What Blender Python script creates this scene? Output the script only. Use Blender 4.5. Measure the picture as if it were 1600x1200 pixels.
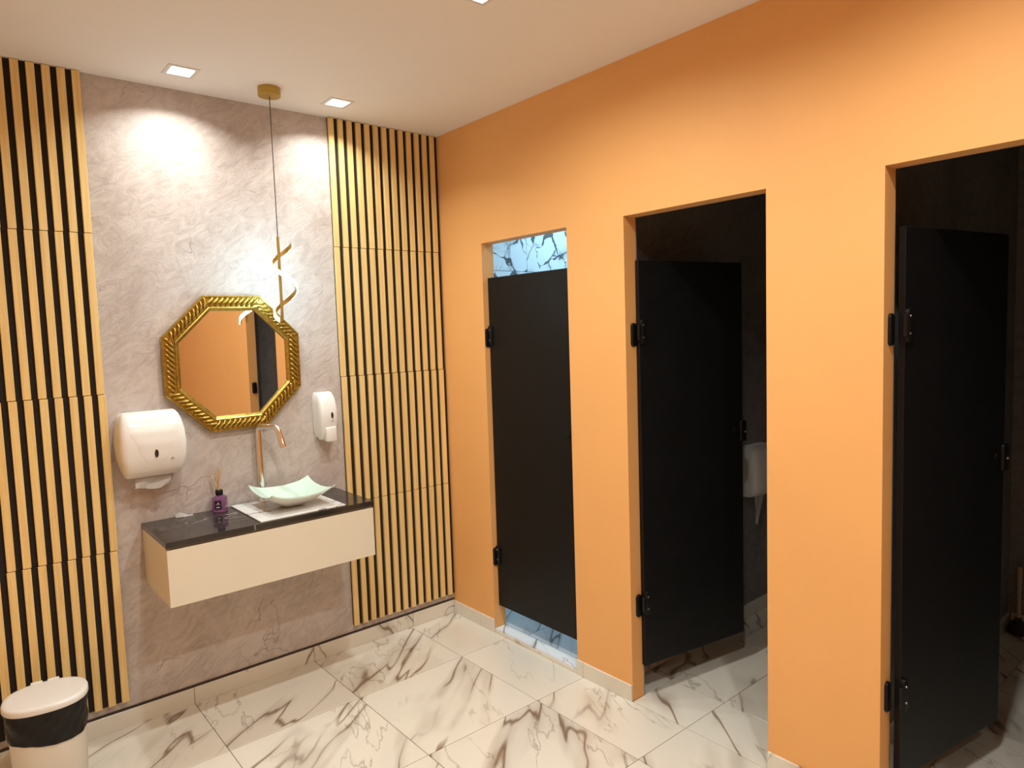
import bpy, bmesh, math, random
from mathutils import Vector, Matrix
random.seed(7)
S = bpy.context.scene
C = S.collection
for o in list(bpy.data.objects):
    bpy.data.objects.remove(o)
H = 2.86                                    # ceiling height
PI = math.pi

# ------------------------------------------------------------------ camera
cam = bpy.data.cameras.new('camera')
cam.sensor_width = 36.0
cam.lens = 36.0 * 1071.02 / 1600.0
cam.clip_start = 0.02
camo = bpy.data.objects.new('camera', cam)
C.objects.link(camo)
camo.location = (-2.33536, -3.41513, 1.72246)
camo.rotation_euler = (1.492118, 0.033149, -0.699796)
S.camera = camo
# ------------------------------------------------------------------ world, exposure
w = bpy.data.worlds.new('world')
S.world = w
w.use_nodes = True
w.node_tree.nodes['Background'].inputs[0].default_value = (0.9, 0.95, 1, 1)
w.node_tree.nodes['Background'].inputs[1].default_value = 0.02
S.view_settings.view_transform = 'Standard'
S.view_settings.look = 'None'
S.view_settings.gamma = 1.0
S.view_settings.use_curve_mapping = False
S.view_settings.exposure = -0.54
# ------------------------------------------------------------------ lamps of the room: power and colour
DOWN_W = [8.0, 8.0] + [18.0] * 4 + [9.0, 9.0, 4.0, 4.0]    # the pair over the vanity and the rear ones are dimmer
DOWN_COL = (0.96, 0.97, 0.90)
DOWN_SPREAD = [134, 134] + [162] * 8
DOWN_SPOTS = [(-1.45, -0.245), (-0.735, -0.245), (-0.835, -1.523), (-1.52, -1.523),
              (-0.80, -2.85), (-1.52, -2.85), (-0.80, -4.15), (-1.52, -4.15), (-0.80, -5.45), (-1.52, -5.45)]
STALL_W = 26.0
STALL_COL = (0.38, 0.72, 1.0)
LED_STRENGTH = 112.0

# ================================================================== helpers
def setp(o, label=None, cat=None, group=None, kind=None):
    if label: o['label'] = label
    if cat: o['category'] = cat
    if group: o['group'] = group
    if kind: o['kind'] = kind
    return o

def empty(name, loc=(0, 0, 0), rot=(0, 0, 0)):
    o = bpy.data.objects.new(name, None)
    o.empty_display_size = 0.05
    C.objects.link(o)
    o.location = loc
    o.rotation_euler = rot
    return o

def link(name, me, mat=None, parent=None, loc=(0, 0, 0), rot=(0, 0, 0)):
    o = bpy.data.objects.new(name, me)
    C.objects.link(o)
    if mat is not None and not me.materials:
        me.materials.append(mat)
    o.location = loc
    o.rotation_euler = rot
    if parent: o.parent = parent
    return o

def mesh_of(bm, name, smooth=False, angle=None):
    me = bpy.data.meshes.new(name)
    bmesh.ops.recalc_face_normals(bm, faces=bm.faces)
    bm.to_mesh(me)
    bm.free()
    if smooth:
        for p in me.polygons: p.use_smooth = True
        if angle is not None and hasattr(me, 'set_sharp_from_angle'):
            me.set_sharp_from_angle(angle=math.radians(angle))
    return me

def add_box(bm, x0, x1, y0, y1, z0, z1):
    vs = [bm.verts.new((x, y, z)) for x in (x0, x1) for y in (y0, y1) for z in (z0, z1)]
    for f in ((0, 1, 3, 2), (4, 6, 7, 5), (0, 4, 5, 1), (2, 3, 7, 6), (0, 2, 6, 4), (1, 5, 7, 3)):
        bm.faces.new([vs[i] for i in f])

def box_mesh(name, x0, x1, y0, y1, z0, z1, bevel=0.0, seg=1):
    bm = bmesh.new()
    add_box(bm, x0, x1, y0, y1, z0, z1)
    if bevel > 0:
        bmesh.ops.bevel(bm, geom=list(bm.edges), offset=bevel, segments=seg, affect='EDGES', profile=0.5)
    return mesh_of(bm, name, smooth=seg > 1, angle=40)

def box(name, b, mat, parent=None, bevel=0.0, seg=1, loc=(0, 0, 0), rot=(0, 0, 0)):
    return link(name, box_mesh(name, *b, bevel=bevel, seg=seg), mat, parent, loc, rot)

def add_tube(bm, pts, r, n=12, caps=True):
    pts = [Vector(p) for p in pts]
    rs = r if isinstance(r, (list, tuple)) else [r] * len(pts)
    rings = []
    prev = None
    for i, p in enumerate(pts):
        t = (pts[min(i + 1, len(pts) - 1)] - pts[max(i - 1, 0)]).normalized()
        if prev is None:
            a = Vector((0, 0, 1)) if abs(t.z) < 0.9 else Vector((1, 0, 0))
            u = t.cross(a).normalized()
        else:
            u = (prev - t * prev.dot(t)).normalized()
        prev = u
        v = t.cross(u)
        rings.append([bm.verts.new(p + (u * math.cos(2 * PI * k / n) + v * math.sin(2 * PI * k / n)) * rs[i]) for k in range(n)])
    for a, b in zip(rings, rings[1:]):
        for k in range(n):
            bm.faces.new((a[k], a[(k + 1) % n], b[(k + 1) % n], b[k]))
    if caps:
        bm.faces.new(rings[0]); bm.faces.new(rings[-1])

def tube(name, pts, r, mat, parent=None, n=12, loc=(0, 0, 0)):
    bm = bmesh.new()
    add_tube(bm, pts, r, n)
    return link(name, mesh_of(bm, name, True, 50), mat, parent, loc)

def lathe_mesh(name, prof, n=32, sx=1.0, sy=1.0, power=2.0):
    """prof: list of (radius, z); power > 2 squares the outline."""
    bm = bmesh.new()
    rings = []
    for r, z in prof:
        ring = []
        for k in range(n):
            a = 2 * PI * k / n
            c, s = math.cos(a), math.sin(a)
            q = (abs(c) ** power + abs(s) ** power) ** (-1.0 / power)
            ring.append(bm.verts.new((r * q * c * sx, r * q * s * sy, z)))
        rings.append(ring)
    for a, b in zip(rings, rings[1:]):
        for k in range(n):
            bm.faces.new((a[k], a[(k + 1) % n], b[(k + 1) % n], b[k]))
    bm.faces.new(rings[0]); bm.faces.new(rings[-1])
    return mesh_of(bm, name, True, 40)

def prism_mesh(name, pts2, y0, y1, bevel=0.0, seg=1):
    """polygon in x-z, extruded along y."""
    bm = bmesh.new()
    a = [bm.verts.new((x, y0, z)) for x, z in pts2]
    b = [bm.verts.new((x, y1, z)) for x, z in pts2]
    n = len(a)
    bm.faces.new(a); bm.faces.new(b)
    for k in range(n):
        bm.faces.new((a[k], a[(k + 1) % n], b[(k + 1) % n], b[k]))
    if bevel:
        bmesh.ops.bevel(bm, geom=list(bm.edges), offset=bevel, segments=seg, affect='EDGES', profile=0.5)
    return mesh_of(bm, name, seg > 1, 40)

def loft_mesh(name, slices, n=24, e=0.4):
    """wall-hung shell: slices (z, half width, depth[, x shift]) from bottom to top, back at y = 0."""
    bm = bmesh.new()
    rings = []
    for s in slices:
        z, hw, d = s[:3]
        ring = []
        for k in range(n + 1):
            t = PI * k / n
            c, sn = math.cos(t), math.sin(t)
            ring.append(bm.verts.new((hw * math.copysign(abs(c) ** e, c), -d * max(sn, 0) ** e, z)))
        rings.append(ring)
    for a, b in zip(rings, rings[1:]):
        for k in range(n):
            bm.faces.new((a[k], a[k + 1], b[k + 1], b[k]))
        bm.faces.new((a[n], a[0], b[0], b[n]))
    bm.faces.new(rings[0]); bm.faces.new(rings[-1])
    return mesh_of(bm, name, True, 50)

# ================================================================== materials
def lin(r, g, b):
    f = lambda c: (c / 255 / 12.92) if c / 255 <= 0.04045 else ((c / 255 + 0.055) / 1.055) ** 2.4
    return (f(r), f(g), f(b), 1)

class NT:
    def __init__(s, name):
        s.m = bpy.data.materials.new(name)
        s.m.use_nodes = True
        s.n = s.m.node_tree.nodes
        s.l = s.m.node_tree.links
        s.b = s.n['Principled BSDF']
    def add(s, t, **kw):
        x = s.n.new(t)
        for k, v in kw.items():
            if k.startswith('i_'):
                key = k[2:]
                key = int(key) if key.isdigit() else key.replace('_', ' ')
                if hasattr(v, 'is_output'): s.l.new(v, x.inputs[key])
                else: x.inputs[key].default_value = v
            else: setattr(x, k, v)
        return x
    def math(s, op, a, b=None, c=None, clamp=False):
        x = s.n.new('ShaderNodeMath'); x.operation = op; x.use_clamp = clamp
        for i, v in enumerate((a, b, c)):
            if v is None: continue
            if hasattr(v, 'is_output'): s.l.new(v, x.inputs[i])
            else: x.inputs[i].default_value = v
        return x.outputs[0]
    def ramp(s, fac, stops, interp='LINEAR'):
        x = s.n.new('ShaderNodeValToRGB')
        r = x.color_ramp; r.interpolation = interp
        while len(r.elements) < len(stops): r.elements.new(0.5)
        for e, (p, c) in zip(r.elements, stops):
            e.position = p
            e.color = c if len(c) == 4 else (*c, 1)
        s.l.new(fac, x.inputs[0])
        return x.outputs[0]
    def mix(s, fac, a, b, blend='MIX'):
        x = s.n.new('ShaderNodeMix'); x.data_type = 'RGBA'; x.blend_type = blend
        for i, v in ((0, fac), (6, a), (7, b)):
            if hasattr(v, 'is_output'): s.l.new(v, x.inputs[i])
            else: x.inputs[i].default_value = v
        return x.outputs[2]
    def noise(s, vec, scale, detail=4, rough=0.5, dist=0.0):
        return s.add('ShaderNodeTexNoise', i_Vector=vec, i_Scale=scale, i_Detail=detail, i_Roughness=rough, i_Distortion=dist).outputs[0]
    def mapping(s, vec, loc=(0, 0, 0), rot=(0, 0, 0), scale=(1, 1, 1)):
        x = s.add('ShaderNodeMapping', i_Rotation=rot, i_Scale=scale)
        s.l.new(vec, x.inputs[0])
        if hasattr(loc, 'is_output'): s.l.new(loc, x.inputs['Location'])
        else: x.inputs['Location'].default_value = loc
        return x.outputs[0]
    def obj(s): return s.add('ShaderNodeTexCoord').outputs['Object']
    def set(s, **kw):
        for k, v in kw.items():
            i = s.b.inputs[k.replace('_', ' ')]
            if hasattr(v, 'is_output'): s.l.new(v, i)
            else: i.default_value = v
    def bump(s, h, strength=0.3, dist=0.01):
        x = s.add('ShaderNodeBump', i_Height=h, i_Strength=strength, i_Distance=dist)
        s.l.new(x.outputs[0], s.b.inputs['Normal'])

def plain(name, col, rough=0.5, metal=0.0, var=0.04, scale=8, bump=0.0, bscale=120, **kw):
    t = NT(name)
    c = t.obj()
    n = t.noise(c, scale, 3)
    dark = tuple(v * (1 - var) for v in col[:3]) + (1,)
    lite = tuple(min(1, v * (1 + var)) for v in col[:3]) + (1,)
    t.set(Base_Color=t.ramp(n, [(0.3, dark), (0.7, lite)]), Roughness=rough, Metallic=metal, **kw)
    if bump: t.bump(t.noise(c, bscale, 3), bump, 0.002)
    return t.m

def mat_plaster(name, lo, hi, crackc, cracks=True):
    t = NT(name)
    c = t.obj()
    cloud = t.noise(c, 2.2, 6, 0.62, 0.4)
    st = t.mapping(t.mapping(c, rot=(0, 0.65, 0)), scale=(7, 7, 15))
    streak = t.noise(st, 1.2, 9, 0.74, 1.8)
    f = t.math('ADD', t.math('MULTIPLY', cloud, 0.42), t.math('MULTIPLY', streak, 0.58))
    col = t.ramp(f, [(0.38, lo), (0.49, tuple((a * 0.4 + b * 0.6) for a, b in zip(lo, hi))), (0.57, hi)])
    h = streak
    if cracks:
        wob = t.add('ShaderNodeTexNoise', i_Vector=c, i_Scale=3.0, i_Detail=5.0)
        v = t.add('ShaderNodeVectorMath', operation='MULTIPLY_ADD')
        t.l.new(wob.outputs['Color'], v.inputs[0]); v.inputs[1].default_value = (0.5, 0.5, 0.5); t.l.new(c, v.inputs[2])
        vo = t.add('ShaderNodeTexVoronoi', feature='DISTANCE_TO_EDGE', i_Scale=2.9)
        t.l.new(v.outputs[0], vo.inputs['Vector'])
        line = t.ramp(vo.outputs['Distance'], [(0.0, (1, 1, 1)), (0.007, (0, 0, 0))])
        mask = t.ramp(t.noise(c, 2.3, 2), [(0.57, (0, 0, 0)), (0.62, (1, 1, 1))])
        k = t.math('MULTIPLY', line, mask)
        vo2 = t.add('ShaderNodeTexVoronoi', feature='DISTANCE_TO_EDGE', i_Scale=9.0)
        t.l.new(v.outputs[0], vo2.inputs['Vector'])
        line2 = t.ramp(vo2.outputs['Distance'], [(0.0, (0.6, 0.6, 0.6)), (0.022, (0, 0, 0))])
        mask2 = t.ramp(t.noise(c, 7.0, 2), [(0.55, (0, 0, 0)), (0.64, (1, 1, 1))])
        k2 = t.math('MULTIPLY', line2, mask2)
        kk = t.math('ADD', t.math('MULTIPLY', k, 0.6), t.math('MULTIPLY', k2, 0.35), clamp=True)
        col = t.mix(kk, col, crackc)
        h = t.math('SUBTRACT', streak, t.math('MULTIPLY', kk, 0.8))
    t.set(Base_Color=col, Roughness=0.55)
    t.bump(h, 0.6, 0.007)
    return t.m

def mat_marble(name, base, warm, grey, rough=0.12, scale=1.0, net=False):
    """large white tile with brown and grey veins; every tile gets its own cut of the slab."""
    t = NT(name)
    c = t.obj()
    rnd = t.add('ShaderNodeObjectInfo').outputs['Random']
    off = t.add('ShaderNodeCombineXYZ')
    t.l.new(t.math('MULTIPLY', rnd, 37.0), off.inputs[0])
    t.l.new(t.math('MULTIPLY', rnd, 91.0), off.inputs[1])
    t.l.new(t.math('MULTIPLY', rnd, 53.0), off.inputs[2])
    p0 = t.add('ShaderNodeVectorMath', operation='ADD')
    t.l.new(c, p0.inputs[0]); t.l.new(off.outputs[0], p0.inputs[1])
    p0 = p0.outputs[0]
    def vein(n, width, lo=0.0):
        return t.ramp(t.math('ABSOLUTE', t.math('SUBTRACT', n, 0.5)), [(lo, (1, 1, 1)), (width, (0, 0, 0))])
    def mask(vec, sc, a, b):
        return t.ramp(t.noise(vec, sc, 2), [(a, (0, 0, 0)), (b, (1, 1, 1))])
    p = t.mapping(t.mapping(p0, rot=(0, 0, -0.72)), scale=(0.62 * scale, 2.9 * scale, 1.6 * scale))     # veins run across the room diagonally
    q = t.mapping(t.mapping(p0, rot=(0, 0, -1.15)), loc=(5.2, 1.7, 0), scale=(0.75 * scale, 2.0 * scale, 1.2 * scale))
    n1 = t.noise(p, 0.85, 3.5, 0.5, 0.35)
    n2 = t.noise(q, 1.1, 5, 0.55, 0.5)
    m1 = mask(p0, 1.6 * scale, 0.38, 0.48)
    m2 = mask(p0, 2.6 * scale, 0.44, 0.56)
    core = t.math('MULTIPLY', vein(n1, 0.0085, 0.0015), m1)
    halo = t.math('MULTIPLY', vein(n1, 0.050), m2)
    fine = t.math('MULTIPLY', vein(n2, 0.006), m2)
    clouds = t.ramp(t.noise(p, 1.3, 4), [(0.35, tuple(v * 0.95 for v in base[:3])), (0.65, base)])
    col = t.mix(t.math('MULTIPLY', halo, 0.36), clouds, grey)
    col = t.mix(t.math('MULTIPLY', fine, 0.55), col, grey)
    col = t.mix(t.math('MULTIPLY', core, 0.85), col, warm)
    if net:                                    # broken net of dark cracks
        wob = t.add('ShaderNodeTexNoise', i_Vector=p0, i_Scale=7.0, i_Detail=4.0)
        v = t.add('ShaderNodeVectorMath', operation='MULTIPLY_ADD')
        t.l.new(wob.outputs['Color'], v.inputs[0]); v.inputs[1].default_value = (0.16, 0.16, 0.16); t.l.new(p0, v.inputs[2])
        vo = t.add('ShaderNodeTexVoronoi', feature='DISTANCE_TO_EDGE', i_Scale=5.0)
        t.l.new(v.outputs[0], vo.inputs['Vector'])
        wid = t.math('MULTIPLY', mask(p0, 9.0, 0.42, 0.68), 0.07)
        ln = t.math('LESS_THAN', vo.outputs['Distance'], wid)
        col = t.mix(t.math('MULTIPLY', ln, 0.85), col, warm)
    t.set(Base_Color=col, Roughness=rough, Specular_IOR_Level=0.5)
    return t.m

def mat_wood(name, a, b):
    t = NT(name)
    c = t.obj()
    rnd = t.add('ShaderNodeObjectInfo').outputs['Random']
    off = t.add('ShaderNodeCombineXYZ')
    t.l.new(t.math('MULTIPLY', rnd, 40.0), off.inputs[2])
    p0 = t.add('ShaderNodeVectorMath', operation='ADD')
    t.l.new(c, p0.inputs[0]); t.l.new(off.outputs[0], p0.inputs[1])
    g = t.mapping(p0.outputs[0], scale=(110, 60, 3.2))
    n = t.noise(g, 1.0, 4, 0.6, 0.6)
    col = t.ramp(n, [(0.32, a), (0.62, b)])
    tone = t.ramp(rnd, [(0, (0.93, 0.93, 0.93)), (1, (1, 1, 1))])
    t.set(Base_Color=t.mix(1.0, col, tone, 'MULTIPLY'), Roughness=0.42)
    return t.m

def mat_emit(name, col, strength):
    t = NT(name)
    n = t.noise(t.obj(), 3.0, 1)
    t.set(Base_Color=(0.8, 0.8, 0.8, 1), Emission_Color=t.ramp(n, [(0, col), (1, tuple(v * 0.98 for v in col))]), Emission_Strength=strength)
    return t.m

M = {}
M['plaster'] = mat_plaster('plaster_mauve', (0.43, 0.365, 0.335, 1), (0.62, 0.555, 0.525, 1), (0.16, 0.12, 0.10, 1))
M['charcoal'] = mat_plaster('plaster_charcoal', (0.17, 0.155, 0.153, 1), (0.27, 0.25, 0.246, 1), (0.05, 0.045, 0.04, 1), False)
M['orange'] = plain('paint_orange', (0.83, 0.432, 0.150, 1), 0.62, var=0.02, scale=3, bump=0.08, bscale=180)
M['ceiling'] = plain('paint_ceiling', (0.86, 0.83, 0.81, 1), 0.8, var=0.01, scale=2)
M['tile'] = mat_marble('marble_tile', (0.79, 0.765, 0.69), (0.16, 0.078, 0.028, 1), (0.25, 0.20, 0.15, 1))
M['walltile'] = mat_marble('marble_wall_tile', (0.82, 0.82, 0.82), (0.020, 0.018, 0.018, 1), (0.10, 0.09, 0.08, 1), 0.15, 1.3, True)
M['floortile'] = mat_marble('marble_stall_floor', (0.80, 0.80, 0.80), (0.10, 0.09, 0.085, 1), (0.20, 0.19, 0.18, 1), 0.15, 1.3)
M['grout'] = plain('grout', (0.34, 0.29, 0.22, 1), 0.9)
M['ledge'] = plain('ledge_dark_gap', (0.045, 0.03, 0.022, 1), 0.8)  # dark brown joint line along the top of the back baseboard
M['wood'] = mat_wood('slat_wood', (0.80, 0.54, 0.20, 1), (0.90, 0.66, 0.285, 1))
M['felt'] = plain('black_felt', (0.018, 0.014, 0.013, 1), 0.95, var=0.4, scale=300, bump=0.5, bscale=400)
M['black'] = plain('black_door', (0.0068, 0.0070, 0.0078, 1), 0.42, var=0.1, Specular_IOR_Level=0.22)
M['blackplastic'] = plain('black_plastic', (0.006, 0.0055, 0.0055, 1), 0.42, Specular_IOR_Level=0.25)
M['steel'] = plain('screw_steel', (0.6, 0.6, 0.6, 1), 0.3, 1.0)
M['chrome'] = plain('chrome', (0.82, 0.82, 0.83, 1), 0.06, 1.0, var=0.01)
M['cream'] = plain('cream_lacquer', (0.78, 0.725, 0.60, 1), 0.35, var=0.01)
M['white'] = plain('white_plastic', (0.82, 0.81, 0.79, 1), 0.28, var=0.01)
M['paper'] = plain('white_paper', (0.80, 0.77, 0.74, 1), 0.9, bump=0.2, bscale=200)
M['gold'] = plain('gold_frame', (0.44, 0.30, 0.062, 1), 0.30, 0.85, var=0.25, scale=60)
M['brass'] = plain('brushed_brass', (0.50, 0.335, 0.075, 1), 0.36, 0.75, var=0.05)
M['mirror'] = plain('mirror_glass', (0.82, 0.82, 0.82, 1), 0.005, 1.0, var=0.0)
M['aqua'] = plain('aqua_glass', (0.62, 0.80, 0.72, 1), 0.08, var=0.02)
M['bowlwhite'] = plain('white_glass', (0.78, 0.75, 0.68, 1), 0.12, var=0.01)
M['window'] = plain('smoked_window', (0.035, 0.028, 0.022, 1), 0.15)
M['logo'] = plain('logo_grey', (0.20, 0.20, 0.20, 1), 0.5)
M['reed'] = plain('reed_stick', (0.62, 0.40, 0.22, 1), 0.7)
M['label'] = plain('label_purple', (0.020, 0.008, 0.030, 1), 0.4)
M['print'] = plain('label_print', (0.75, 0.70, 0.78, 1), 0.5)
M['bag'] = plain('black_bag', (0.006, 0.0055, 0.006, 1), 0.38, bump=0.8, bscale=40, Specular_IOR_Level=0.3)
M['cable'] = plain('cable_dark', (0.05, 0.035, 0.04, 1), 0.5)
M['rubber'] = plain('dark_rubber', (0.03, 0.015, 0.013, 1), 0.6)
M['woodhandle'] = plain('pale_wood', (0.55, 0.42, 0.28, 1), 0.6)
M['lamp'] = mat_emit('lamp_face', (1.0, 0.97, 0.92, 1), 14.0)
M['reflector'] = plain('lamp_reflector', (0.85, 0.83, 0.8, 1), 0.3)
M['lframe'] = plain('lamp_frame', (0.75, 0.72, 0.70, 1), 0.5)
M['led'] = mat_emit('led_strip', (0.45, 0.83, 1.0, 1), LED_STRENGTH)
M['stallled'] = mat_emit('stall_light', (0.55, 0.80, 1.0, 1), 6.0)

def mat_counter():
    t = NT('black_marble')
    c = t.obj()
    p = t.mapping(c, rot=(0, 0, 0.9), scale=(1.2, 3.0, 1))
    def v(vec, sc, wd):
        return t.ramp(t.math('ABSOLUTE', t.math('SUBTRACT', t.noise(vec, sc, 3, 0.5, 0.6), 0.5)), [(0, (1, 1, 1)), (wd, (0, 0, 0))])
    k = t.math('MULTIPLY', v(p, 1.5, 0.006), t.ramp(t.noise(c, 3.5, 2), [(0.45, (0, 0, 0)), (0.6, (1, 1, 1))]))
    cl = t.ramp(t.noise(c, 9, 5), [(0.3, (0.020, 0.017, 0.016)), (0.75, (0.038, 0.033, 0.030))])
    t.set(Base_Color=t.mix(t.math('MULTIPLY', k, 0.7), cl, (0.45, 0.42, 0.40, 1)), Roughness=0.09)
    return t.m
M['counter'] = mat_counter()

def mat_purple():
    t = NT('purple_liquid_glass')
    n = t.noise(t.obj(), 20, 2)
    t.set(Base_Color=t.ramp(n, [(0.3, (0.50, 0.24, 0.52)), (0.7, (0.58, 0.30, 0.60))]), Roughness=0.03, Transmission_Weight=0.85, IOR=1.35)
    return t.m
M['purple'] = mat_purple()

def mat_bin():
    t = NT('woven_white_plastic')
    c = t.obj()
    b1 = t.add('ShaderNodeTexBrick', i_Vector=t.mapping(c, rot=(PI / 2, 0, 0), scale=(1, 1, 1)), i_Scale=28.0)
    b1.inputs['Mortar Size'].default_value = 0.04
    b1.inputs['Color1'].default_value = (0.80, 0.76, 0.68, 1)
    b1.inputs['Color2'].default_value = (0.78, 0.74, 0.66, 1)
    b1.inputs['Mortar'].default_value = (0.74, 0.70, 0.62, 1)
    t.set(Base_Color=b1.outputs['Color'], Roughness=0.4)
    t.bump(b1.outputs['Fac'], -0.6, 0.002)
    return t.m
M['bin'] = mat_bin()

# ================================================================== the setting
XL, YF, XB = -2.85, -6.2, 2.1              # left wall, wall behind the camera, rear of the stalls
WT = 0.08                                  # thickness of the orange partition wall
OP = [(-0.404, -1.065), (-1.418, -2.088), (-2.494, -3.160)]
OPZ = 2.20
PART = [(-1.20, -1.28), (-2.25, -2.33), (-3.33, -3.41)]   # stall partitions

def structure(name, parts, mat, bevel=0):
    bm = bmesh.new()
    for b in parts: add_box(bm, *b)
    return setp(link(name, mesh_of(bm, name), mat), kind='structure')

structure('wall_back', [(XL - 0.1, WT, 0.0, 0.1, 0, H)], M['plaster'])
structure('wall_left', [(XL - 0.1, XL, YF - 0.1, 0.0, 0, H)], M['orange'])
structure('wall_front', [(XL - 0.1, WT, YF - 0.1, YF, 0, H)], M['orange'])
ys = [0.0] + [v for a in OP for v in a] + [YF]
piers = [(0, WT, ys[i + 1], ys[i], 0, OPZ) for i in range(0, len(ys), 2)]
structure('wall_right', piers + [(0, WT, YF, 0, OPZ, H)], M['orange'])
# stall side of that wall, and the stalls' own walls, in charcoal plaster
LX = (WT, WT + 0.006)
structure('wall_lining', [(*LX, -1.418, -1.28, 0, OPZ), (*LX, -2.25, -2.088, 0, OPZ), (*LX, -2.494, -2.33, 0, OPZ),
                          (*LX, -3.33, -3.16, 0, OPZ), (*LX, -2.25, -1.28, OPZ, H), (*LX, -3.33, -2.33, OPZ, H)], M['charcoal'])
structure('wall_stall_left', [(WT, XB, PART[0][1], PART[0][0], 0, H)], M['charcoal'])
structure('wall_stall_middle', [(WT, XB, PART[1][1], PART[1][0], 0, H)], M['charcoal'])
structure('wall_stall_right', [(WT, XB, PART[2][1], PART[2][0], 0, H)], M['charcoal'])
structure('wall_stall_rear', [(XB, XB + 0.1, PART[2][1], 0.1, 0, H)], M['charcoal'])
sb = structure('wall_stall_back', [(WT, XB, 0.0, 0.1, 0, H)], M['grout'])

# marble wall tiles inside the lit stall: on its left wall, on the partition and at the rear
def wall_tiles(parent, axis, u0, u1, pos, out, zs):
    u = u0
    step = 0.6
    first = {}
    while u < u1 - 0.01:
        e = min(u + step, u1)
        for z0, z1 in zs:
            key = (round(e - u, 3), round(z1 - z0, 3))
            g = 0.0015
            if key not in first:
                if axis == 'x': first[key] = box_mesh('wall_tile', g, e - u - g, *sorted((0, out)), g, z1 - z0 - g)
                else: first[key] = box_mesh('wall_tile', *sorted((0, out)), g, e - u - g, g, z1 - z0 - g)
                first[key].materials.append(M['walltile'])
            link('wall_tile', first[key], None, parent, (u, pos, z0) if axis == 'x' else (pos, u, z0))
        u = e
ZS = [(0.025, 0.7), (0.7, 1.4), (1.4, 2.1), (2.1, 2.8)]
wall_tiles(sb, 'x', WT, XB, 0.0, -0.008, ZS)
wall_tiles(bpy.data.objects['wall_stall_left'], 'x', WT, XB, -1.20, 0.008, ZS)
wall_tiles(bpy.data.objects['wall_stall_rear'], 'y', -1.19, -0.01, XB, -0.008, ZS)

# ---- floor: grout bed + tiles
fl = structure('floor', [(XL - 0.1, XB + 0.1, YF - 0.1, 0.1, -0.05, -0.004)], M['grout'])
TX0, TY0, TS = -0.9151, -0.5091, 0.6
tmesh = {}
def tile(x0, x1, y0, y1, z=0.0):
    g = 0.0016
    key = (round(x1 - x0, 4), round(y1 - y0, 4))
    if key not in tmesh:
        m = box_mesh('tile', g, x1 - x0 - g, g, y1 - y0 - g, -0.008, 0, bevel=0.0008)
        m.materials.append(M['tile'])
        tmesh[key] = m
    link('tile', tmesh[key], None, fl, (x0, y0, z))
def tiles(ax, bx_, ay, by_, z=0.0):
    i0 = math.floor((ax - TX0) / TS); j0 = math.floor((ay - TY0) / TS)
    i = i0
    while TX0 + i * TS < bx_ - 1e-6:
        j = j0
        while TY0 + j * TS < by_ - 1e-6:
            x0, x1 = max(TX0 + i * TS, ax), min(TX0 + (i + 1) * TS, bx_)
            y0, y1 = max(TY0 + j * TS, ay), min(TY0 + (j + 1) * TS, by_)
            if x1 - x0 > 0.005 and y1 - y0 > 0.005: tile(x0, x1, y0, y1, z)
            j += 1
        i += 1
tiles(XL, 0.0, YF, 0.0)
tiles(0.0, XB, OP[1][1], OP[1][0])          # runs through the open doorways
tiles(0.0, XB, OP[2][1], OP[2][0])
for a, b in ((-1.418, -1.28), (-2.25, -2.088), (-2.494, -2.33), (-3.33, -3.16)): tiles(WT, XB, a, b)
# the lit stall has a raised sill and floor
sill = structure('trim_1', [(0.0, WT, OP[0][1], OP[0][0], -0.004, 0.022)], M['floortile'])
st1 = setp(link('floor_stall', box_mesh('floor_stall', WT, XB, -1.19, -0.01, -0.004, 0.012), M['grout']), kind='structure')
for i in range(4):
    for j in range(2):
        a = WT + i * 0.505
        m = box('tile', (0.0015, 0.5035, 0.0015, 0.588, 0, 0.010), M['floortile'], st1, loc=(a, -1.19 + j * 0.59, 0.012))

# ---- ceiling with square cut-outs for the lamps
HS = 0.047
def ceiling():
    xs = sorted({XL - 0.1, XB + 0.1} | {v for x, y in DOWN_SPOTS for v in (x - HS, x + HS)})
    yy = sorted({YF - 0.1, 0.1} | {v for x, y in DOWN_SPOTS for v in (y - HS, y + HS)})
    bm = bmesh.new()
    V = {}
    def vert(x, y):
        if (x, y) not in V: V[(x, y)] = bm.verts.new((x, y, H))
        return V[(x, y)]
    for a, b in zip(xs, xs[1:]):
        for c, d in zip(yy, yy[1:]):
            mx, my = (a + b) / 2, (c + d) / 2
            if any(abs(mx - x) < HS and abs(my - y) < HS for x, y in DOWN_SPOTS): continue
            bm.faces.new((vert(a, c), vert(a, d), vert(b, d), vert(b, c)))
    me = bpy.data.meshes.new('ceiling')
    bm.normal_update()
    bm.to_mesh(me); bm.free()
    return setp(link('ceiling', me, M['ceiling']), kind='structure')
ceiling()
structure('trim_2', [(XL - 0.1, XB + 0.1, YF - 0.1, 0.1, H + 0.12, H + 0.16)], M['grout'])   # slab above the ceiling void

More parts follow.
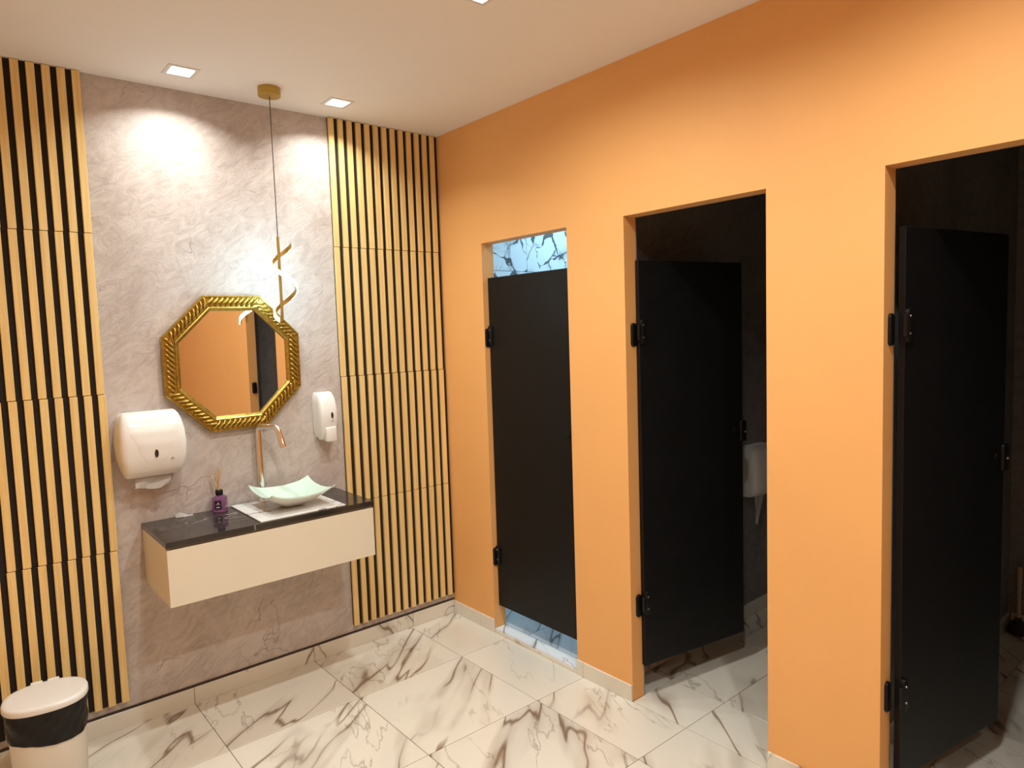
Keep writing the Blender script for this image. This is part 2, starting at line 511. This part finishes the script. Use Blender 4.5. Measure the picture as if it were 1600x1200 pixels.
# ---- baseboards of cut tile
def baseboard(name, runs):
    root = setp(empty(name), kind='structure')
    for x0, x1, y0, y1, h in runs:
        box('baseboard_tile', (0, x1 - x0 - 0.002, 0, y1 - y0 - 0.002, 0, h), M['tile'], root, bevel=0.001, loc=(x0 + 0.001, y0 + 0.001, 0))
    return root
cuts = [XL, -2.715, -2.115, -1.515, -0.915, -0.30, 0.0]
bb = baseboard('baseboard_back', [(a, b, -0.011, 0.001, 0.080) for a, b in zip(cuts, cuts[1:])])
box('joint_strip', (XL, 0, -0.008, 0.0, 0.080, 0.089), M['ledge'], bb)
baseboard('baseboard_right', [(-0.010, 0.001, a, b, 0.076) for a, b in
          ((-0.28, -0.011), (-0.404, -0.28), (-1.418, -1.109), (-1.109, -1.065), (-2.30, -2.088), (-2.494, -2.30),
           (-3.5, -3.16), (-4.1, -3.5), (-4.7, -4.1), (-5.3, -4.7), (-5.9, -5.3))]
          + [(-0.008, 0.001, -0.70, -0.404, 0.018), (-0.008, 0.001, -1.065, -0.70, 0.018)])
baseboard('baseboard_left', [(XL - 0.001, XL + 0.010, -0.02 - 0.6 * (k + 1), -0.02 - 0.6 * k, 0.08) for k in range(10)])
baseboard('baseboard_stall', [(0.1 + 0.6 * k, min(0.7 + 0.6 * k, XB), -1.291, -1.279, 0.08) for k in range(4)]
          + [(0.1 + 0.6 * k, min(0.7 + 0.6 * k, XB), -2.341, -2.329, 0.08) for k in range(4)]
          + [(XB - 0.011, XB + 0.001, -3.33, -2.83, 0.08), (XB - 0.011, XB + 0.001, -2.83, -2.345, 0.08), (XB - 0.011, XB + 0.001, -2.25, -1.295, 0.08)])

# ================================================================== slatted wall panels
ROWS = [(2.192, H - 0.002), (1.504, 2.189), (0.815, 1.501), (0.126, 0.812)]
RN = ['topmost row', 'second row from the ceiling', 'third row from the ceiling', 'lowest row above the baseboard']
PITCH = 0.0522
slat_me = {}
def slat_panel(xr, n, zz, first_wood_right, dx, dy, label):
    """xr = right edge, n slats; wood on the outer right or a felt strip first."""
    z0, z1 = zz
    root = setp(empty('slat_panel', (xr + dx, dy, z0)), label, 'wall panel', 'slatted wall panels')
    wdt = n * PITCH
    h = z1 - z0
    lo, hi = (-wdt, 0) if not first_wood_right else (-wdt + (PITCH - 0.029), 0)
    box('felt_backing', (lo, hi, -0.008, 0.0, 0, h), M['felt'], root)
    key = round(h, 4)
    if key not in slat_me:
        slat_me[key] = box_mesh('slat', -0.029, 0, -0.0225, -0.008, 0, h, bevel=0.0012)
        slat_me[key].materials.append(M['wood'])
    for i in range(n):
        x = -i * PITCH - (0 if first_wood_right else PITCH - 0.029)
        link('slat', slat_me[key], None, root, (x, 0, 0))
JIT = [(0.0, 0.0), (-0.0015, -0.0002), (0.001, -0.003), (-0.0015, -0.006)]
for k, zz in enumerate(ROWS):
    slat_panel(-0.0015 + min(0, JIT[k][0]), 13, zz, False, 0, JIT[k][1], 'yellow wood slats on felt beside the orange wall, ' + RN[k])
    slat_panel(-1.787, 13, zz, True, JIT[k][0], JIT[k][1], 'yellow wood slats on felt left of towel dispenser, ' + RN[k])

# ================================================================== stall doors
def rounded_plate(name, wx, wz, d, mat, parent, loc, rot=(0, 0, 0), bev=None):
    b = bev or min(wx, wz) * 0.42
    bm = bmesh.new()
    add_box(bm, -wx / 2, wx / 2, -d, 0, -wz / 2, wz / 2)
    es = [e for e in bm.edges if abs(e.verts[0].co.y - e.verts[1].co.y) > 1e-6]
    bmesh.ops.bevel(bm, geom=es, offset=b, segments=4, affect='EDGES', profile=0.5)
    fr = [e for e in bm.edges if e.verts[0].co.y < -d + 1e-6 and e.verts[1].co.y < -d + 1e-6]
    bmesh.ops.bevel(bm, geom=fr, offset=min(d * 0.4, 0.004), segments=2, affect='EDGES', profile=0.5)
    return link(name, mesh_of(bm, name, True, 45), mat, parent, loc, rot)

DW = 0.655
def door(k, pivot, open_deg, label):
    # local frame: +x runs from the hinge to the free edge, the room side faces -y
    root = setp(empty('door_%d' % k, (pivot[0], pivot[1], 0), (0, 0, math.radians(-90 + open_deg))), label, kind='structure')
    w0 = 0.006
    box('door_panel', (w0, w0 + DW, 0, 0.022, 0.152, 2.012), M['black'], root, bevel=0.002)
    for z in (1.695, 0.452):
        h = empty('hinge', (0, 0, z)); h.parent = root
        rounded_plate('leaf', 0.030, 0.112, 0.012, M['blackplastic'], h, (0.022, 0, 0))
        tube('knuckle', [(-0.004, -0.008, -0.036), (-0.004, -0.008, 0.036)], 0.0085, M['blackplastic'], h)
        for dz in (0.030, -0.026):
            link('screw', lathe_mesh('screw', [(0.0045, 0), (0.0040, 0.0015), (0.001, 0.002)], 10), M['steel'], h, (0.020, -0.012, dz), (PI / 2, 0, 0))
        # leaf screwed to the jamb: stays square with the wall, so it is turned back by the opening angle
        j = rounded_plate('jamb_leaf', 0.034, 0.105, 0.010, M['blackplastic'], h, (0, 0, 0), (0, 0, math.radians(90 - open_deg)))
        # in world axes the jamb leaf lies against the jamb face (normal -y), around x = pivot
        ang = math.radians(90 - open_deg)
        wx, wy = -0.010, OP[k - 1][0] - pivot[1] - 0.0005
        j.location = (wx * math.cos(ang) - wy * math.sin(ang), wx * math.sin(ang) + wy * math.cos(ang), -0.012)
    lk = empty('lock', (w0 + DW - 0.012, 0, 1.185)); lk.parent = root
    rounded_plate('lock_case', 0.040, 0.105, 0.046, M['blackplastic'], lk, (0.010, 0.036, 0), bev=0.012)
    link('coin_disc', lathe_mesh('coin_disc', [(0.015, 0), (0.0145, 0.004), (0.006, 0.005)], 20), M['blackplastic'], lk, (-0.042, 0, 0.006), (PI / 2, 0, 0))
    box('coin_slot', (-0.058, -0.026, -0.0075, -0.004, 0.003, 0.009), M['blackplastic'], lk, bevel=0.001)
    link('latch_pin', lathe_mesh('latch_pin', [(0.0055, 0), (0.005, 0.003), (0.0015, 0.004)], 12), M['steel'], lk, (0.018, -0.010, -0.004), (PI / 2, 0, 0))
    return root
door(1, (0.030, -0.404), 0, 'closed black stall door with blue light showing above and below it')
door(2, (0.060, -1.440), 80, 'black stall door swung open in the middle doorway')
door(3, (0.058, -2.532), 80, 'black stall door swung open in the rightmost doorway')
st = rounded_plate('lock_strike', 0.040, 0.105, 0.022, M['blackplastic'], None, (0.045, -3.160, 1.20), (0, 0, PI), bev=0.012)
setp(st, 'black lock strike box on the orange jamb, seen in the mirror', 'lock strike')

# ================================================================== ceiling lamps
def downlight(x, y, watt, spread, label, group='square recessed ceiling lights'):
    root = setp(empty('ceiling_light', (x, y, H)), label, 'ceiling light', group)
    bm = bmesh.new()
    o, i, t = 0.062, HS - 0.001, 0.003
    for a in ((-o, o, -o, -i), (-o, o, i, o), (-o, -i, -i, i), (i, o, -i, i)):
        add_box(bm, *a, -t, 0)
    link('frame', mesh_of(bm, 'frame'), M['lframe'], root)
    bm = bmesh.new()                       # open box going up into the ceiling
    d = 0.03
    q = [bm.verts.new((sx * i, sy * i, 0)) for sx, sy in ((-1, -1), (1, -1), (1, 1), (-1, 1))]
    p = [bm.verts.new((sx * i, sy * i, d)) for sx, sy in ((-1, -1), (1, -1), (1, 1), (-1, 1))]
    for k in range(4): bm.faces.new((q[k], q[(k + 1) % 4], p[(k + 1) % 4], p[k]))
    bm.faces.new(p)
    me = bpy.data.meshes.new('housing'); bm.to_mesh(me); bm.free()
    link('housing', me, M['reflector'], root)
    box('lamp_face', (-0.040, 0.040, -0.040, 0.040, 0.008, 0.012), M['lamp'], root)
    L = bpy.data.lights.new('downlight', 'AREA')
    L.shape = 'SQUARE'; L.size = 0.062; L.energy = watt; L.color = DOWN_COL; L.spread = math.radians(spread)
    lo = bpy.data.objects.new('downlight', L)
    C.objects.link(lo); lo.parent = root; lo.location = (0, 0, 0.006)
NAMES = ['square recessed ceiling light above the towel dispenser, left of the pendant lamp',
         'square recessed ceiling light by the right slat panel, right of the pendant lamp',
         'recessed ceiling light cut off by the top edge of the picture']
for k, (x, y) in enumerate(DOWN_SPOTS):
    downlight(x, y, DOWN_W[k], DOWN_SPREAD[k], NAMES[k] if k < 3 else 'square ceiling light out of view, %s row behind the pendant, %s the orange wall' % (['second', 'third', 'fourth', 'fifth'][(k - 2) // 2], 'nearer' if x > -1 else 'farther from'))
# lamp of the lit stall
sl = setp(empty('stall_light', (1.0, -0.6, H)), 'cool white ceiling lamp inside the closed stall', 'ceiling light')
box('casing', (-0.16, 0.16, -0.16, 0.16, -0.02, 0), M['lframe'], sl, bevel=0.003)
box('diffuser', (-0.145, 0.145, -0.145, 0.145, -0.024, -0.02), M['stallled'], sl)
L = bpy.data.lights.new('stall_lamp', 'AREA'); L.shape = 'SQUARE'; L.size = 0.28; L.energy = STALL_W; L.color = STALL_COL
lo = bpy.data.objects.new('stall_lamp', L); C.objects.link(lo); lo.parent = sl; lo.location = (0, 0, -0.027)

# ================================================================== pendant lamp
PX, PY = -1.078, -0.255
pd = setp(empty('pendant_lamp', (PX, PY, H)), 'gold spiral pendant lamp with glowing LED strip hanging before the mirror', 'pendant lamp')
link('canopy', lathe_mesh('canopy', [(0.050, 0), (0.050, -0.036), (0.048, -0.038)], 40), M['brass'], pd)
tube('cable', [(0, 0, -0.036), (0, 0, 2.185 - H)], 0.0022, M['cable'], pd, 8)
tube('rod', [(0, 0, 2.19 - H), (0, 0, 1.802 - H)], 0.0065, M['brass'], pd, 10)
def helix(name, r0, r1, hw, mat, a0=14, a1=572):
    bm = bmesh.new()
    rings = []
    n = 90
    for i in range(n + 1):
        th = a0 + (a1 - a0) * i / n
        a = math.radians(th)
        z = 2.108 - 0.228 * (th - 90) / 360 - H
        c, s = math.cos(a), math.sin(a)
        rings.append([bm.verts.new((0.021 + r * c, r * s, z + dz)) for r, dz in ((r0, -hw), (r1, -hw), (r1, hw), (r0, hw))])
    for p, q in zip(rings, rings[1:]):
        for k in range(4): bm.faces.new((p[k], p[(k + 1) % 4], q[(k + 1) % 4], q[k]))
    bm.faces.new(rings[0]); bm.faces.new(rings[-1])
    return link(name, mesh_of(bm, name, True, 50), mat, pd)
rb = helix('ribbon', 0.047, 0.053, 0.0110, M['brass'])
helix('led_strip', 0.0531, 0.0570, 0.0095, M['led'], 16, 570)

# ================================================================== mirror
MX, MZ, RO, RI = -1.232, 1.609, 0.322, 0.250      # apothems of the outer and the inner edge
mr = setp(empty('mirror', (MX, -0.0125, MZ), (math.radians(0.5), 0, math.radians(0.75))), 'octagonal wall mirror in a gold rope-carved frame', 'mirror')
OCT = [(math.cos(PI / 8 + k * PI / 4) / math.cos(PI / 8), math.sin(PI / 8 + k * PI / 4) / math.cos(PI / 8)) for k in range(8)]
def oct_frame(prof, name, mat, parent):
    bm = bmesh.new()
    rings = [[bm.verts.new((r * x, y, r * z)) for r, y in prof] for x, z in OCT]
    m = len(prof)
    for k in range(8):
        a, b = rings[k], rings[(k + 1) % 8]
        for i in range(m): bm.faces.new((a[i], a[(i + 1) % m], b[(i + 1) % m], b[i]))
    return link(name, mesh_of(bm, name), mat, parent)
fr = oct_frame([(RO, 0), (RO, -0.020), (RO - 0.004, -0.026), (RO - 0.008, -0.026), (RO - 0.010, -0.020), (RI + 0.020, -0.020), (RI + 0.018, -0.025),
                (RI + 0.013, -0.027), (RI + 0.009, -0.023), (RI + 0.003, -0.020), (RI - 0.001, -0.014), (RI - 0.001, 0)], 'frame', M['gold'], mr)
def ridge_mesh():
    bm = bmesh.new()
    rings = []
    n = 8
    for i in range(n + 1):
        t = i / n
        u = (t - 0.5) * 0.046                              # across the band
        x = 0.017 * (t - 0.5) * 2 * 0.8 + 0.006 * math.sin((t - 0.5) * PI * 1.6)
        wd = 0.0105 * (0.55 + 0.45 * math.sin(PI * t))
        hh = 0.016 * math.sin(PI * (0.08 + 0.84 * t)) ** 0.7
        rings.append([bm.verts.new((x + wd * math.cos(PI * k / 5), -hh * math.sin(PI * k / 5) * 1.0, u)) for k in range(6)])
    for a, b in zip(rings, rings[1:]):
        for k in range(5): bm.faces.new((a[k], a[k + 1], b[k + 1], b[k]))
    bm.faces.new(rings[0]); bm.faces.new(rings[-1])
    m = mesh_of(bm, 'ridge', True, 60)
    m.materials.append(M['gold'])
    return m
rm = ridge_mesh()
mid = (RO - 0.010 + RI + 0.020) / 2
side = 2 * mid * math.tan(PI / 8)
for k in range(8):
    ang = k * PI / 4
    nrg = 10
    for i in range(nrg):
        s = (i - (nrg - 1) / 2) * side / nrg
        # local x of the ridge runs along the side, local z radially outwards
        cx, cz = mid * math.cos(ang) - s * math.sin(ang), mid * math.sin(ang) + s * math.cos(ang)
        link('ridge', rm, None, fr, (cx, -0.019, cz), (0, PI / 2 - ang, 0))
link('glass', prism_mesh('glass', [(x * (RI + 0.002), z * (RI + 0.002)) for x, z in OCT], -0.012, -0.002), M['mirror'], mr)

# ================================================================== vanity
VX0, VX1, VY, VZ = -1.683, -0.742, -0.425, 0.910
vc = setp(empty('vanity_cabinet', ((VX0 + VX1) / 2, -0.0, 0.637)), 'cream wall-hung vanity cabinet under the black countertop', 'cabinet')
hw = (VX1 - VX0) / 2 - 0.003
box('side_panel', (-hw, -hw + 0.018, VY + 0.022, -0.001, 0, 0.247), M['cream'], vc, bevel=0.001)
box('side_panel', (hw - 0.018, hw, VY + 0.022, -0.001, 0, 0.247), M['cream'], vc, bevel=0.001)
box('bottom_panel', (-hw + 0.018, hw - 0.018, VY + 0.022, -0.024, 0.002, 0.020), M['cream'], vc)
box('drawer_front', (-hw, hw, VY + 0.004, VY + 0.021, 0, 0.238), M['cream'], vc, bevel=0.0012)
box('top_rail', (-hw + 0.018, hw - 0.018, VY + 0.026, VY + 0.10, 0.22, 0.247), M['cream'], vc)
ct = setp(box('countertop', (VX0, VX1, VY, -0.001, VZ - 0.025, VZ), M['counter'], bevel=0.0015),
          'glossy black marble countertop with thin white veins on the vanity', 'countertop')
pl = setp(box('glass_plate', (-1.292, -0.886, VY + 0.012, -0.012, VZ + 0.0005, VZ + 0.0065), mat_marble('marble_plate', (0.80, 0.81, 0.80), (0.14, 0.06, 0.03, 1), (0.30, 0.29, 0.29, 1), 0.05, 2.6), bevel=0.001),
          'marble-patterned white glass plate under the basin', 'plate')

# ---- basin: square glass bowl with raised corners
def bowl_surface(u, v, inner):
    r = (abs(u) ** 5 + abs(v) ** 5) ** 0.2
    t = max(0.0, (r - 0.22) / 0.78)
    cor = min(abs(u), abs(v)) / max(r, 1e-6)
    z = 0.062 * t ** 1.15 + 0.015 * (t ** 2) * cor ** 1.6
    return z
def basin():
    root = setp(empty('basin', (-1.072, -0.226, VZ + 0.007)), 'square glass vessel basin, aqua inside and white outside, with raised corners', 'basin')
    n = 36
    HSX, HSY = 0.152, 0.155
    def grid(name, off, mat, shrink):
        bm = bmesh.new()
        g = [[bm.verts.new((HSX * shrink * (2 * i / n - 1), HSY * shrink * (2 * j / n - 1),
                            off + bowl_surface(2 * i / n - 1, 2 * j / n - 1, True))) for j in range(n + 1)] for i in range(n + 1)]
        for i in range(n):
            for j in range(n): bm.faces.new((g[i][j], g[i + 1][j], g[i + 1][j + 1], g[i][j + 1]))
        return bm, g
    bm, g = grid('o', 0.0, None, 1.0)
    link('bowl_shell', mesh_of(bm, 'bowl_shell', True), M['bowlwhite'], root)
    bm, g = grid('i', 0.006, None, 0.997)
    # rim band joining inner face to the shell
    edge = [(i, 0) for i in range(n)] + [(n, j) for j in range(n)] + [(i, n) for i in range(n, 0, -1)] + [(0, j) for j in range(n, 0, -1)]
    low = {}
    for i, j in edge:
        co = g[i][j].co
        low[(i, j)] = bm.verts.new((co.x / 0.997, co.y / 0.997, co.z - 0.006))
    for a, b in zip(edge, edge[1:] + edge[:1]):
        bm.faces.new((g[a[0]][a[1]], g[b[0]][b[1]], low[b], low[a]))
    link('inner_glaze', mesh_of(bm, 'inner_glaze', True, 50), M['aqua'], root)
    link('drain', lathe_mesh('drain', [(0.020, 0.006), (0.020, 0.009), (0.016, 0.0105), (0.002, 0.011)], 24), M['chrome'], root)
basin()

# ---- faucet
fx, fy = -1.150, -0.048
fa = setp(empty('faucet', (fx, fy, VZ + 0.0065)), 'tall chrome swan-neck faucet behind the basin', 'faucet')
link('base_flange', lathe_mesh('base_flange', [(0.027, 0), (0.027, 0.004), (0.024, 0.007), (0.018, 0.012)], 28), M['chrome'], fa)
zt = 0.376
def bend(p0, c, p1, n=6):
    p0, c, p1 = map(Vector, (p0, c, p1))
    return [p0 * (1 - t) ** 2 + c * 2 * t * (1 - t) + p1 * t ** 2 for t in (i / n for i in range(n + 1))]
D = Vector((0.40, -0.917, 0)).normalized()           # the spout points at the drain
def on(d, z): return (D.x * d, D.y * d, z)
pts = [(0, 0, 0.008), (0, 0, 0.15)] + bend((0, 0, zt - 0.016), (0, 0, zt), on(0.016, zt)) \
    + bend(on(0.112, zt), on(0.128, zt), on(0.134, zt - 0.018)) + [on(0.145, zt - 0.05)]
tube('spout_pipe', pts, 0.0145, M['chrome'], fa, 18)
tube('nozzle', [on(0.144, zt - 0.048), on(0.160, zt - 0.098)], [0.0155, 0.0160], M['chrome'], fa, 18)

# ---- reed diffuser
rd = setp(empty('reed_diffuser', (-1.356, -0.058, VZ + 0.0005), (0, 0, math.radians(-32))), 'purple reed diffuser bottle with black cap and sticks on the countertop', 'reed diffuser')
link('bottle', lathe_mesh('bottle', [(0.020, 0), (0.0245, 0.002), (0.0255, 0.006), (0.0255, 0.052), (0.024, 0.060), (0.015, 0.066), (0.0115, 0.068), (0.0115, 0.074)], 40, power=5), M['purple'], rd)
link('cap', lathe_mesh('cap', [(0.0135, 0.070), (0.0140, 0.072), (0.0140, 0.088), (0.013, 0.0895)], 28), M['blackplastic'], rd)
RZ = math.radians(-22)
lb = box('bottle_label', (-0.013, 0.013, -0.0262, -0.0258, 0.014, 0.050), M['label'], rd)
box('print_line', (-0.009, 0.009, -0.0266, -0.0262, 0.0330, 0.0340), M['print'], lb)
box('print_line', (-0.006, 0.006, -0.0266, -0.0262, 0.0205, 0.0240), M['print'], lb)
link('print_mark', prism_mesh('print_mark', [(-0.004, 0.0365), (0.003, 0.0365), (0.005, 0.042), (-0.001, 0.040)], -0.0266, -0.0262), M['print'], lb)
rd.scale = (1.2, 1.2, 1.15)
for dx, dy, hgt in ((-0.037, 0.000, 0.170), (-0.010, 0.012, 0.172), (0.004, -0.004, 0.186), (0.009, 0.008, 0.174), (0.000, 0.018, 0.167)):
    tube('reed', [(-dx * 0.25, -dy * 0.25, 0.060), (dx * 0.9, dy, hgt)], 0.0021, M['reed'], rd, 6)

# ---- crumpled scrap of paper at the wall
def scrap():
    bm = bmesh.new()
    rnd = random.Random(3)
    n, m = 12, 5
    g = []
    for i in range(n + 1):
        u = i / n
        row = []
        for j in range(m + 1):
            v = j / m
            y = -0.020 * v - 0.010 * math.sin(PI * u)
            z = 0.001 + 0.020 * (1 - v) * (0.55 + 0.45 * math.sin(5 * u + 0.4)) + 0.002 * rnd.random() * v
            row.append(bm.verts.new(((u - 0.5) * 0.074, y, z)))
        g.append(row)
    for i in range(n):
        for j in range(m): bm.faces.new((g[i][j], g[i + 1][j], g[i + 1][j + 1], g[i][j + 1]))
    bmesh.ops.solidify(bm, geom=list(bm.faces), thickness=0.0008)
    return mesh_of(bm, 'paper_scrap')
setp(link('paper_scrap', scrap(), M['paper'], None, (-1.508, -0.020, VZ + 0.0012), (0, 0, -0.1)),
     'small crumpled scrap of white paper on the countertop by the wall', 'paper')

# ================================================================== wall dispensers
def eye_window(root, x, y, z, wx, wz, mat, name='sight_window', tilt=0.0):
    pts = [(wx * math.sin(PI * k / 10) * (1 if k <= 10 else 1), wz * math.cos(PI * k / 10)) for k in range(11)]
    pts += [(-wx * math.sin(PI * k / 10), wz * math.cos(PI * k / 10)) for k in range(9, 0, -1)]
    return link(name, prism_mesh(name, pts, -0.0015, 0.001), mat, root, (x, y, z), (tilt, 0, 0))
def logo(root, x, y, z, s):
    l = link('logo', prism_mesh('logo', [(-0.005 * s, 0.002 * s), (0, -0.002 * s), (0.005 * s, 0.002 * s), (0.003 * s, 0.005 * s), (-0.003 * s, 0.005 * s)], -0.0006, 0.0004), M['logo'], root, (x, y, z))
    for k in range(6):
        box('logo_letter', ((-0.010 + k * 0.0035) * s, (-0.0078 + k * 0.0035) * s, -0.0006, 0.0004, -0.0055 * s, -0.0037 * s), M['logo'], l)

td = setp(empty('towel_dispenser', (-1.632, -0.001, 1.130)), 'large white paper towel dispenser on the plaster wall', 'towel dispenser')
bs = [(0.000, 0.104, 0.052), (0.035, 0.119, 0.056), (0.09, 0.133, 0.060), (0.15, 0.138, 0.060), (0.205, 0.134, 0.060), (0.25, 0.124, 0.058), (0.272, 0.116, 0.055), (0.282, 0.106, 0.050)]
link('back_shell', loft_mesh('back_shell', bs, 24, 0.22), M['white'], td)
fsl = [(0.000, 0.108, 0.080), (0.006, 0.112, 0.100), (0.035, 0.122, 0.128), (0.09, 0.1335, 0.143), (0.15, 0.1370, 0.146), (0.205, 0.1330, 0.138),
       (0.245, 0.125, 0.124), (0.270, 0.117, 0.106), (0.284, 0.108, 0.085), (0.288, 0.100, 0.066)]
fcm = loft_mesh('front_cover', fsl, 32, 0.24)
fc = link('front_cover', fcm, M['white'], td)
for v in fcm.vertices:                      # the cover starts where the back shell ends
    if v.co.y > -0.045: v.co.y = -0.045
# raised shield-shaped field on the cover
def shield():
    bm = bmesh.new()
    n, m = 14, 16
    def depth(z):
        for a, b in zip(fsl, fsl[1:]):
            if a[0] <= z <= b[0]:
                t = (z - a[0]) / (b[0] - a[0]); return a[2] + (b[2] - a[2]) * t
        return fsl[-1][2]
    rows = []
    for j in range(m + 1):
        t = j / m
        z = 0.055 + 0.195 * t
        hwid = 0.030 + 0.068 * min(1, (t / 0.75)) ** 0.8
        row = []
        for i in range(n + 1):
            u = 2 * i / n - 1
            e = max(abs(u), abs(2 * t - 1))
            row.append(bm.verts.new((u * hwid, -depth(z) - 0.003 * (1 - e ** 8) + 0.0008, z)))
        rows.append(row)
    for a, b in zip(rows, rows[1:]):
        for i in range(n): bm.faces.new((a[i], a[i + 1], b[i + 1], b[i]))
    return mesh_of(bm, 'shield', True)
link('cover_field', shield(), M['white'], fc)
eye_window(td, 0.002, -0.1480, 0.108, 0.0075, 0.0175, M['window'])
logo(td, 0.066, -0.1415, 0.078, 0.9)
def towel(name, parent, pts_top, pts_bot, mat, n=10, amp=0.006, seed=1):
    rnd = random.Random(seed)
    bm = bmesh.new()
    rows = []
    for j in range(n + 1):
        t = j / n
        row = []
        for i in range(n + 1):
            u = i / n
            a = Vector(pts_top[0]).lerp(Vector(pts_top[1]), u)
            b = Vector(pts_bot[0]).lerp(Vector(pts_bot[1]), u)
            p = a.lerp(b, t)
            p.y += amp * math.sin(u * 9 + t * 4 + seed) * (0.3 + t)
            p.z += (rnd.random() - 0.5) * 0.006 * t + 0.008 * math.sin(u * 6 + seed) * t
            row.append(bm.verts.new(p))
        rows.append(row)
    for a, b in zip(rows, rows[1:]):
        for i in range(n): bm.faces.new((a[i], a[i + 1], b[i + 1], b[i]))
    bmesh.ops.solidify(bm, geom=list(bm.faces), thickness=0.0012)
    return link(name, mesh_of(bm, name, True, 60), mat, parent)
towel('paper_towel', td, ((-0.070, -0.070, 0.010), (0.085, -0.060, 0.010)), ((-0.082, -0.085, -0.052), (0.058, -0.090, -0.048)), M['paper'], amp=0.008)
towel('paper_fold', td, ((-0.060, -0.040, 0.010), (0.080, -0.040, 0.012)), ((-0.030, -0.060, -0.040), (0.078, -0.060, -0.030)), M['paper'], amp=0.006, seed=5)

sd = setp(empty('soap_dispenser', (-0.796, -0.001, 1.185)), 'slim white soap dispenser between the mirror and the slat panel', 'soap dispenser')
link('back_shell', loft_mesh('back_shell', [(0.012, 0.040, 0.040), (0.05, 0.049, 0.045), (0.12, 0.053, 0.048), (0.20, 0.052, 0.046), (0.235, 0.047, 0.042), (0.245, 0.040, 0.036)], 20, 0.25), M['white'], sd)
ssl = [(0.000, 0.036, 0.062), (0.01, 0.040, 0.072), (0.05, 0.0475, 0.094), (0.10, 0.0520, 0.106), (0.15, 0.0520, 0.104), (0.20, 0.0500, 0.090), (0.230, 0.0455, 0.072), (0.244, 0.040, 0.056), (0.248, 0.035, 0.042)]
sc = link('front_cover', loft_mesh('front_cover', ssl, 28, 0.36), M['white'], sd)
for v in sc.data.vertices:
    if v.co.y > -0.034: v.co.y = -0.034
eye_window(sd, 0.010, -0.1060, 0.128, 0.0060, 0.0165, M['window'])
logo(sd, 0.010, -0.1060, 0.098, 0.75)
pb = prism_mesh('push_button', [(-0.026, -0.008), (0.030, -0.008), (0.030, 0.070), (-0.028, 0.066)], -0.110, -0.070, bevel=0.006, seg=3)
link('push_button', pb, M['white'], sd)
tube('nozzle', [(0.0, -0.085, 0.01), (0.0, -0.085, -0.012)], 0.007, M['white'], sd)

# toilet roll dispenser in the middle stall
tp = setp(empty('toilet_roll_dispenser', (1.255, -1.281, 0.735)), 'white toilet roll dispenser on the dark wall of the middle stall', 'toilet roll dispenser')
tsl = [(0.000, 0.142, 0.075), (0.008, 0.148, 0.100), (0.05, 0.156, 0.122), (0.12, 0.160, 0.128), (0.20, 0.156, 0.120), (0.255, 0.138, 0.104), (0.275, 0.100, 0.090), (0.282, 0.085, 0.070)]
link('cover', loft_mesh('cover', tsl, 30, 0.3), M['white'], tp)
eye_window(tp, 0.052, -0.1280, 0.105, 0.0070, 0.0180, M['window'])
towel('paper_strip', tp, ((-0.125, -0.090, 0.01), (-0.030, -0.090, 0.01)), ((-0.120, -0.090, -0.135), (-0.085, -0.090, -0.165)), M['paper'], amp=0.004, seed=2)

# ================================================================== trash bin
BX, BY, BH = -2.112, -0.312, 0.400
tb = setp(empty('trash_bin', (BX, BY, 0), (0, 0, math.radians(-8))), 'white woven oval trash bin with black liner below the left slat panel', 'trash bin')
def oval(name, prof, sy=0.86, n=48): return lathe_mesh(name, prof, n, 1.0, sy, 2.4)
link('body', oval('body', [(0.112, 0), (0.116, 0.006), (0.128, 0.372), (0.126, 0.374)]), M['bin'], tb)
def bag():
    bm = bmesh.new()
    rnd = random.Random(4)
    n, m = 96, 16
    rings = []
    for j in range(m + 1):
        t = j / m
        ring = []
        for k in range(n):
            a = 2 * PI * k / n
            c, s = math.cos(a), math.sin(a)
            q = (abs(c) ** 2.4 + abs(s) ** 2.4) ** (-1 / 2.4)
            r = 0.1335 - 0.0045 * (1 - t) + 0.0018 * math.sin(7 * a + 9 * t) + 0.0012 * math.sin(17 * a - 14 * t) + 0.0008 * (rnd.random() - 0.5)
            z = 0.252 + 0.012 * math.sin(2 * a + 0.6) + t * (0.374 - 0.252 - 0.012 * math.sin(2 * a + 0.6))
            ring.append(bm.verts.new((r * q * c, r * q * s * 0.86, z)))
        rings.append(ring)
    for a, b in zip(rings, rings[1:]):
        for k in range(n): bm.faces.new((a[k], a[(k + 1) % n], b[(k + 1) % n], b[k]))
    return mesh_of(bm, 'liner_bag', True)
link('liner_bag', bag(), M['bag'], tb)
lid = link('lid', oval('lid', [(0.137, 0.374), (0.139, 0.377), (0.139, 0.390), (0.136, 0.396), (0.130, 0.3995), (0.118, BH), (0.02, BH + 0.001)]), M['white'], tb)
for sx in (-0.033, 0.022):
    box('hinge_tab', (sx - 0.020, sx + 0.020, 0.108, 0.128, 0.376, 0.402), M['white'], lid, bevel=0.004, seg=2)

# ================================================================== plunger in the right stall
pg = setp(empty('plunger', (2.03, -2.396, 0)), 'plunger with pale handle and dark rubber cup in the rightmost stall', 'plunger')
link('rubber_cup', lathe_mesh('rubber_cup', [(0.050, 0), (0.052, 0.006), (0.049, 0.030), (0.036, 0.055), (0.018, 0.066), (0.014, 0.085)], 32), M['rubber'], pg)
tube('handle', [(0, 0, 0.075), (0, 0, 0.20), (0.0, 0, 0.365)], [0.010, 0.0095, 0.0135], M['woodhandle'], pg, 12)
